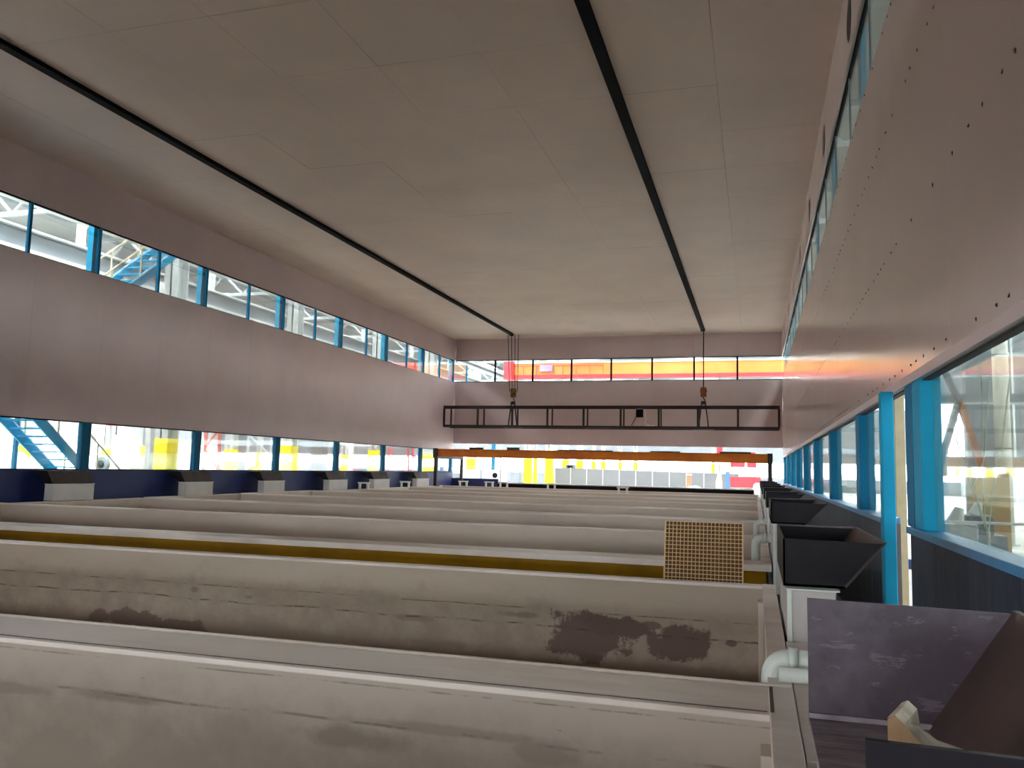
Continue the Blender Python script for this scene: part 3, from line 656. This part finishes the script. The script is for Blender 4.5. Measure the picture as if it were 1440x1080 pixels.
# hall equipment glimpsed through the lower openings
def lattice(x, y, wd, z1, lab, M_):
    t = thing('lattice_tower', lab, 'tower', (x, y, ZG))
    for sx_ in (-1, 1): MB().bar((x+sx_*wd/2, y, ZG), (x+sx_*wd*.35, y, z1), .12).build('leg', M_, t)
    n = 6
    for i in range(n):
        za_, zb_ = ZG+(z1-ZG)*i/n, ZG+(z1-ZG)*(i+1)/n; s = 1 if i % 2 else -1
        MB().bar((x-s*wd*.45, y, za_), (x+s*wd*.45, y, zb_), .08).build('brace', M_, t)
lattice(-24.3, 33, .9, 3.6, 'orange-red lattice leg in the third lower left window', SALM)
lattice(-27.0, 60, 1.9, 4.5, 'red lattice leg in the last lower left window', RED)
lattice(-25.6, 60.4, .8, 4.5, 'narrow red lattice leg beside the wider one', RED)
lattice(-38.5, 36, 2.4, 6, 'grey lattice tower behind the blue stair', STL)
lattice(-31, 47, 2.0, 6, 'pale lattice tower in the fourth lower left window', STL)
for (x, y, z, lab) in [(-34.4, 38.1, 1.85, 'small red hoist trolley high in the second lower left window'), (-47.5, 56.1, 2.4, 'far red hoist trolley beside the first')]:
    t = thing('hoist_trolley', lab, 'hoist', (x, y, z)); box(x-.5, x+.5, y-.3, y+.3, z, z+.5).build('trolley_body', RED, t, bevel=.05); box(x-.05, x+.05, y-.05, y+.05, z+.5, hz-1.8).build('hanger', STD, t); MB().tube([(x, y, z), (x, y, z-.5)], .04, 6).build('hook_rope', BLACK, t)
def vessel(x, y, z, r, ln, lab):
    t = thing('storage_vessel', lab, 'vessel', (x, y, ZG))
    MB().tube([(x-ln/2, y, z), (x-ln/2+.15, y, z), (x+ln/2-.15, y, z), (x+ln/2, y, z)], [r*.7, r, r, r*.7], 20).build('shell', TARP, t, smooth=True)
    for s in (-1, 1): box(x+s*ln*.3-.12, x+s*ln*.3+.12, y-r*.7, y+r*.7, ZG, z-r*.6).build('saddle', STD, t)
vessel(-38.5, 33, -.5, .75, 6, 'white horizontal vessel at the left edge behind the blue stair')
t = thing('white_machine', 'white machine with a round grey opening in the second lower left window', 'machine', (-29, 31.8, ZG))
box(-30.5, -27.6, 31.5, 33, ZG, .15).build('machine_body', TARP, t, bevel=.05); MB().tube([(-29.0, 31.3, -.25), (-29.0, 31.52, -.25)], .34, 24).build('round_opening', STD, t, smooth=True); MB().tube([(-29.0, 31.25, -.25), (-29.0, 31.32, -.25)], .18, 16).build('hub', BLACK, t)
# grey fence panels
fe = thing('panel_fence', 'grey panel fence beyond the far end opening', 'fence', (-10, 75, ZG))
for i in range(12):
    x = -17.9+i*1.5
    if x > -2.5: break
    zt = .12-.02*i
    box(x+.02, x+1.48, 75, 75.06, ZG+.1, zt).build('fence_panel', CLADD, fe); box(x-.04, x+.03, 74.95, 75.1, ZG, zt+.05).build('fence_post', STL, fe)
t = thing('grey_cabinet', 'pale grey machine casing right of the dark gantry leg', 'machine', (-21, 62, ZG))
box(-23.3, -18.9, 61, 63, ZG, -.2).build('casing', CLAD, t, bevel=.08); box(-23.0, -22.2, 60.95, 61, -1.4, -.5).build('hatch', STD, t); MB().tube([(-19.3, 60.9, -.6), (-19.3, 61.02, -.6)], .2, 16).build('port', BLACK, t, smooth=True)
t = thing('guard_rail', 'thin grey guard rail under the left part of the ochre beam', 'railing', (-19, 58, ZG))
box(-22.5, -16.5, 58, 58.06, .0, .06).build('top_rail', STD, t)
for i in range(5): box(-22.5+i*1.5, -22.42+i*1.5, 58, 58.06, ZG, .9 if i % 2 else .0).build('rail_post', STD, t)
t = thing('dark_cabinet', 'small dark cabinet on top of the grey fence line', 'cabinet', (-17.1, 78, ZG)); box(-17.5, -16.6, 77.6, 78.4, ZG, .45).build('cabinet_body', STD, t, bevel=.03); box(-17.3, -16.8, 77.55, 77.6, -.1, .35).build('cabinet_door', BLACK, t)
t = thing('red_machine', 'red machine with two stacked red decks beyond the far right corner', 'machine', (-.6, 62, ZG))
box(-1.75, .35, 61.2, 63, -1.0, -.25).build('lower_deck', RED, t, bevel=.05); box(-1.75, -.75, 61.2, 63, .42, .85).build('upper_deck', RED, t, bevel=.05); box(-.6, .05, 61.2, 63, .42, .9).build('upper_deck', RED, t, bevel=.05)
for x in (-1.65, -.75, -.1, .2): box(x, x+.08, 61.4, 61.5, -.3, .45).build('post', STD, t)
box(-1.75, .35, 61.6, 62.6, ZG, -1.0).build('plinth', STL, t); MB().tube([(.1, 61.0, -.95), (.1, 61.2, -.95)], .3, 20).build('wheel', STL, t, smooth=True)
box(-2.1, -1.8, 61.3, 62, ZG, .1).build('blue_cabinet', mat('steel_blue_paint', (70, 110, 160), .5), t)
t = thing('red_crane_trolley', 'small red crane bar above the ochre beam at the right', 'crane', (-1.5, 62, 1.3))
box(-2.7, -2.3, 61.8, 62.2, 1.2, 2.1).build('post', RED, t); box(-2.4, .0, 61.9, 62.1, 1.25, 1.5).build('bar', RED, t); box(-2.55, -2.45, 61.95, 62.05, 2.1, 6.975).build('hanger', STD, t)
t = thing('tarp_heap', 'white tarpaulin heap behind the black kerb', 'tarpaulin', (-3.4, 50, ZG))
MB().tube([(-3.4, 50, ZG), (-3.4, 50, -1.3), (-3.35, 50, -.95), (-3.3, 50, -.82)], [1.3, .95, .5, .1], 14).build('heap', TARP, t)
t = thing('beige_post', 'beige wrapped post beside the red machine', 'post', (-2.4, 58, ZG)); MB().tube([(-2.4, 58, ZG), (-2.4, 58, -.6), (-2.38, 58, .05)], [.28, .2, .08], 12).build('wrap', BEIGE, t); MB().tube([(-2.38, 58, .0), (-2.38, 58, .6)], .05, 8).build('pole', STD, t)
t = thing('tan_post', 'short orange-tan post before the grey fence', 'post', (-5.0, 66, ZG)); box(-5.2, -4.85, 66, 66.3, ZG, -.25).build('post_body', TANB, t); box(-5.25, -4.8, 65.98, 66.32, -.25, -.15).build('cap', TARP, t)
# right-hand hall: brace, uprights, bands
t = thing('brace_frame', 'grey and brown inverted V steel brace through the near right window', 'brace', (7.6, 35, ZG))
MB().bar((7.45, 35, 2.9), (6.6, 35, -.1), .26, .22).build('grey_strut', STD, t); MB().bar((7.5, 35, 2.9), (8.6, 35, -1.0), .26, .22).build('brown_strut', TANB, t); MB().bar((6.8, 35, 4.6), (7.5, 35, 2.9), .2, .2).build('upper_strut', STD, t)
box(6.4, 6.8, 34.8, 35.2, ZG, .0).build('foot', STD, t); box(8.4, 8.9, 34.8, 35.2, ZG, -.8).build('foot', TANB, t)
t = thing('cross_beam', 'dark grey horizontal beam across the near right window', 'beam', (14, 36, 3.1)); box(6.2, 25.9, 35.9, 36.1, 2.95, 3.3).build('beam_web', STD, t); box(6.2, 25.9, 35.8, 36.2, 2.9, 2.95).build('beam_flange', STL, t)
t = thing('hall_column', 'pale cream round column through the near right window', 'column', (8.8, 35, ZG)); MB().tube([(8.8, 34.5, ZG), (8.8, 34.5, 12.6)], .27, 20).build('shaft', mat('cream_column_paint', (214, 214, 200), .5), t, smooth=True); MB().tube([(8.8, 34.5, ZG), (8.8, 34.5, ZG+.05)], .42, 20).build('base_plate', STL, t)
for k_, z in enumerate((1.1, 4.6)): MB().tube([(8.8, 34.5, z), (8.8, 34.5, z+.04)], .285, 20).build('band', STD, t, smooth=True)
t = thing('hall_column', 'slate blue square column left of the cream one in the right window', 'column', (8.25, 38, ZG)); box(8.4, 9.6, 38, 38.6, ZG, 12.6).build('shaft', STD, t); box(8.3, 9.7, 37.9, 38.7, ZG, ZG+.05).build('base_plate', STD, t)
t = thing('daylit_screen', 'bright translucent wall panel behind the V brace', 'wall panel', (10.3, 52, ZG)); box(9.9, 12.0, 52, 52.1, 1.2, 4.3).build('glazing', WIN, t)
for i in range(5): box(9.9+i*.52, 9.96+i*.52, 51.9, 52.0, 1.2, 4.3).build('glazing_bar', STL, t)
box(9.0, 25.5, 52.1, 52.3, 4.3, 12).build('upper_cladding', CLADD, t); box(12.0, 25.5, 52.1, 52.3, .1, 4.3).build('side_cladding', CLADD, t); box(9.0, 25.5, 51.7, 52.3, .1, 1.2).build('lower_band', mat('brown_grey_band', (128, 118, 106), .7), t)
for i in range(1, 8): box(12+i*1.8, 12.1+i*1.8, 51.95, 52.1, .1, 12).build('rib', STL, t)
box(9.0, 9.2, 52.3, 52.5, ZG, 12).build('leg', STL, t); box(25.2, 25.4, 52.3, 52.5, ZG, 12).build('leg', STL, t)
t = thing('yellow_cabinet', 'ochre yellow machine housing behind the pale cords', 'machine', (7.3, 30, ZG)); box(6.75, 7.75, 29.8, 30.6, ZG, .25).build('housing', mat('ochre_housing', (206, 178, 92), .6, .15, 1, col2=(184, 140, 84)), t, bevel=.02); box(6.8, 7.7, 29.75, 29.8, -.9, -.5).build('door', BEIGE, t)
for k_, (x, y, lab) in enumerate([(6.2, 27, 'grey machine lump at the left of the near right window'), (8.9, 29, 'brown crate pile at the right edge of the near right window'), (4.6, 21.8, 'low dark equipment seen behind the near right sill')]):
    t = thing('hall_machine', lab, 'machine', (x, y, ZG)); M_ = (STD, TANB, STL)[k_]
    box(x-.6, x+.6, y-.5, y+.5, ZG, -1.6).build('base', STD, t, bevel=.03); box(x-.4, x+.3, y-.4, y+.4, -1.6, -1.05).build('body', M_, t, bevel=.05); MB().tube([(x-.1, y, -1.05), (x, y, -.7)], [.2, .1], 12).build('spout', TARP, t)
t = thing('guard_rail', 'pale horizontal pipe rail outside the near right window', 'railing', (6, 20, ZG)); MB().tube([(2.6, 20, -.95), (14, 20.5, -.95)], .03, 8).build('top_rail', TARP, t)
for i in range(5): MB().tube([(3+i*2.5, 20+i*.1, ZG), (3+i*2.5, 20+i*.1, -.95)], .025, 8).build('rail_post', STL, t)
box(2.4, 20, 24, 24.3, ZG, ZG+.25).build('kerb_strip', mat('blue_kerb_paint', (50, 80, 140), .6), None, label='blue painted kerb on the hall ground outside the right windows', category='kerb')
# cords hanging by the near right window
cg = thing('cord_bundle', 'pale cords running together at the near right window sill', 'cord', (1.86, 7.4, -.5))
for pts in ([(1.95, 8.0, .85), (1.90, 8.0, .2), (1.80, 8.0, -.08), (1.90, 7.95, -.47)], [(1.90, 8.02, .9), (1.875, 8.0, -.1), (1.885, 7.98, -.47)], [(2.12, 8.02, .9), (2.02, 8.0, .2), (1.95, 8.0, -.1), (1.90, 7.98, -.47)], [(1.66, 8.0, .4), (1.80, 8.0, -.1), (1.89, 7.99, -.46)]):
    MB().tube(pts, .006, 6).build('cord', CORD, cg)
MB().tube([(1.9, 7.97, -.44), (1.9, 7.97, -2.4)], .012, 6).build('tail', CORD, cg)

for o in bpy.data.objects:
    if '_w' in o: del o['_w']
for M in bpy.data.materials:
    if 'ramp' in M: del M['ramp']
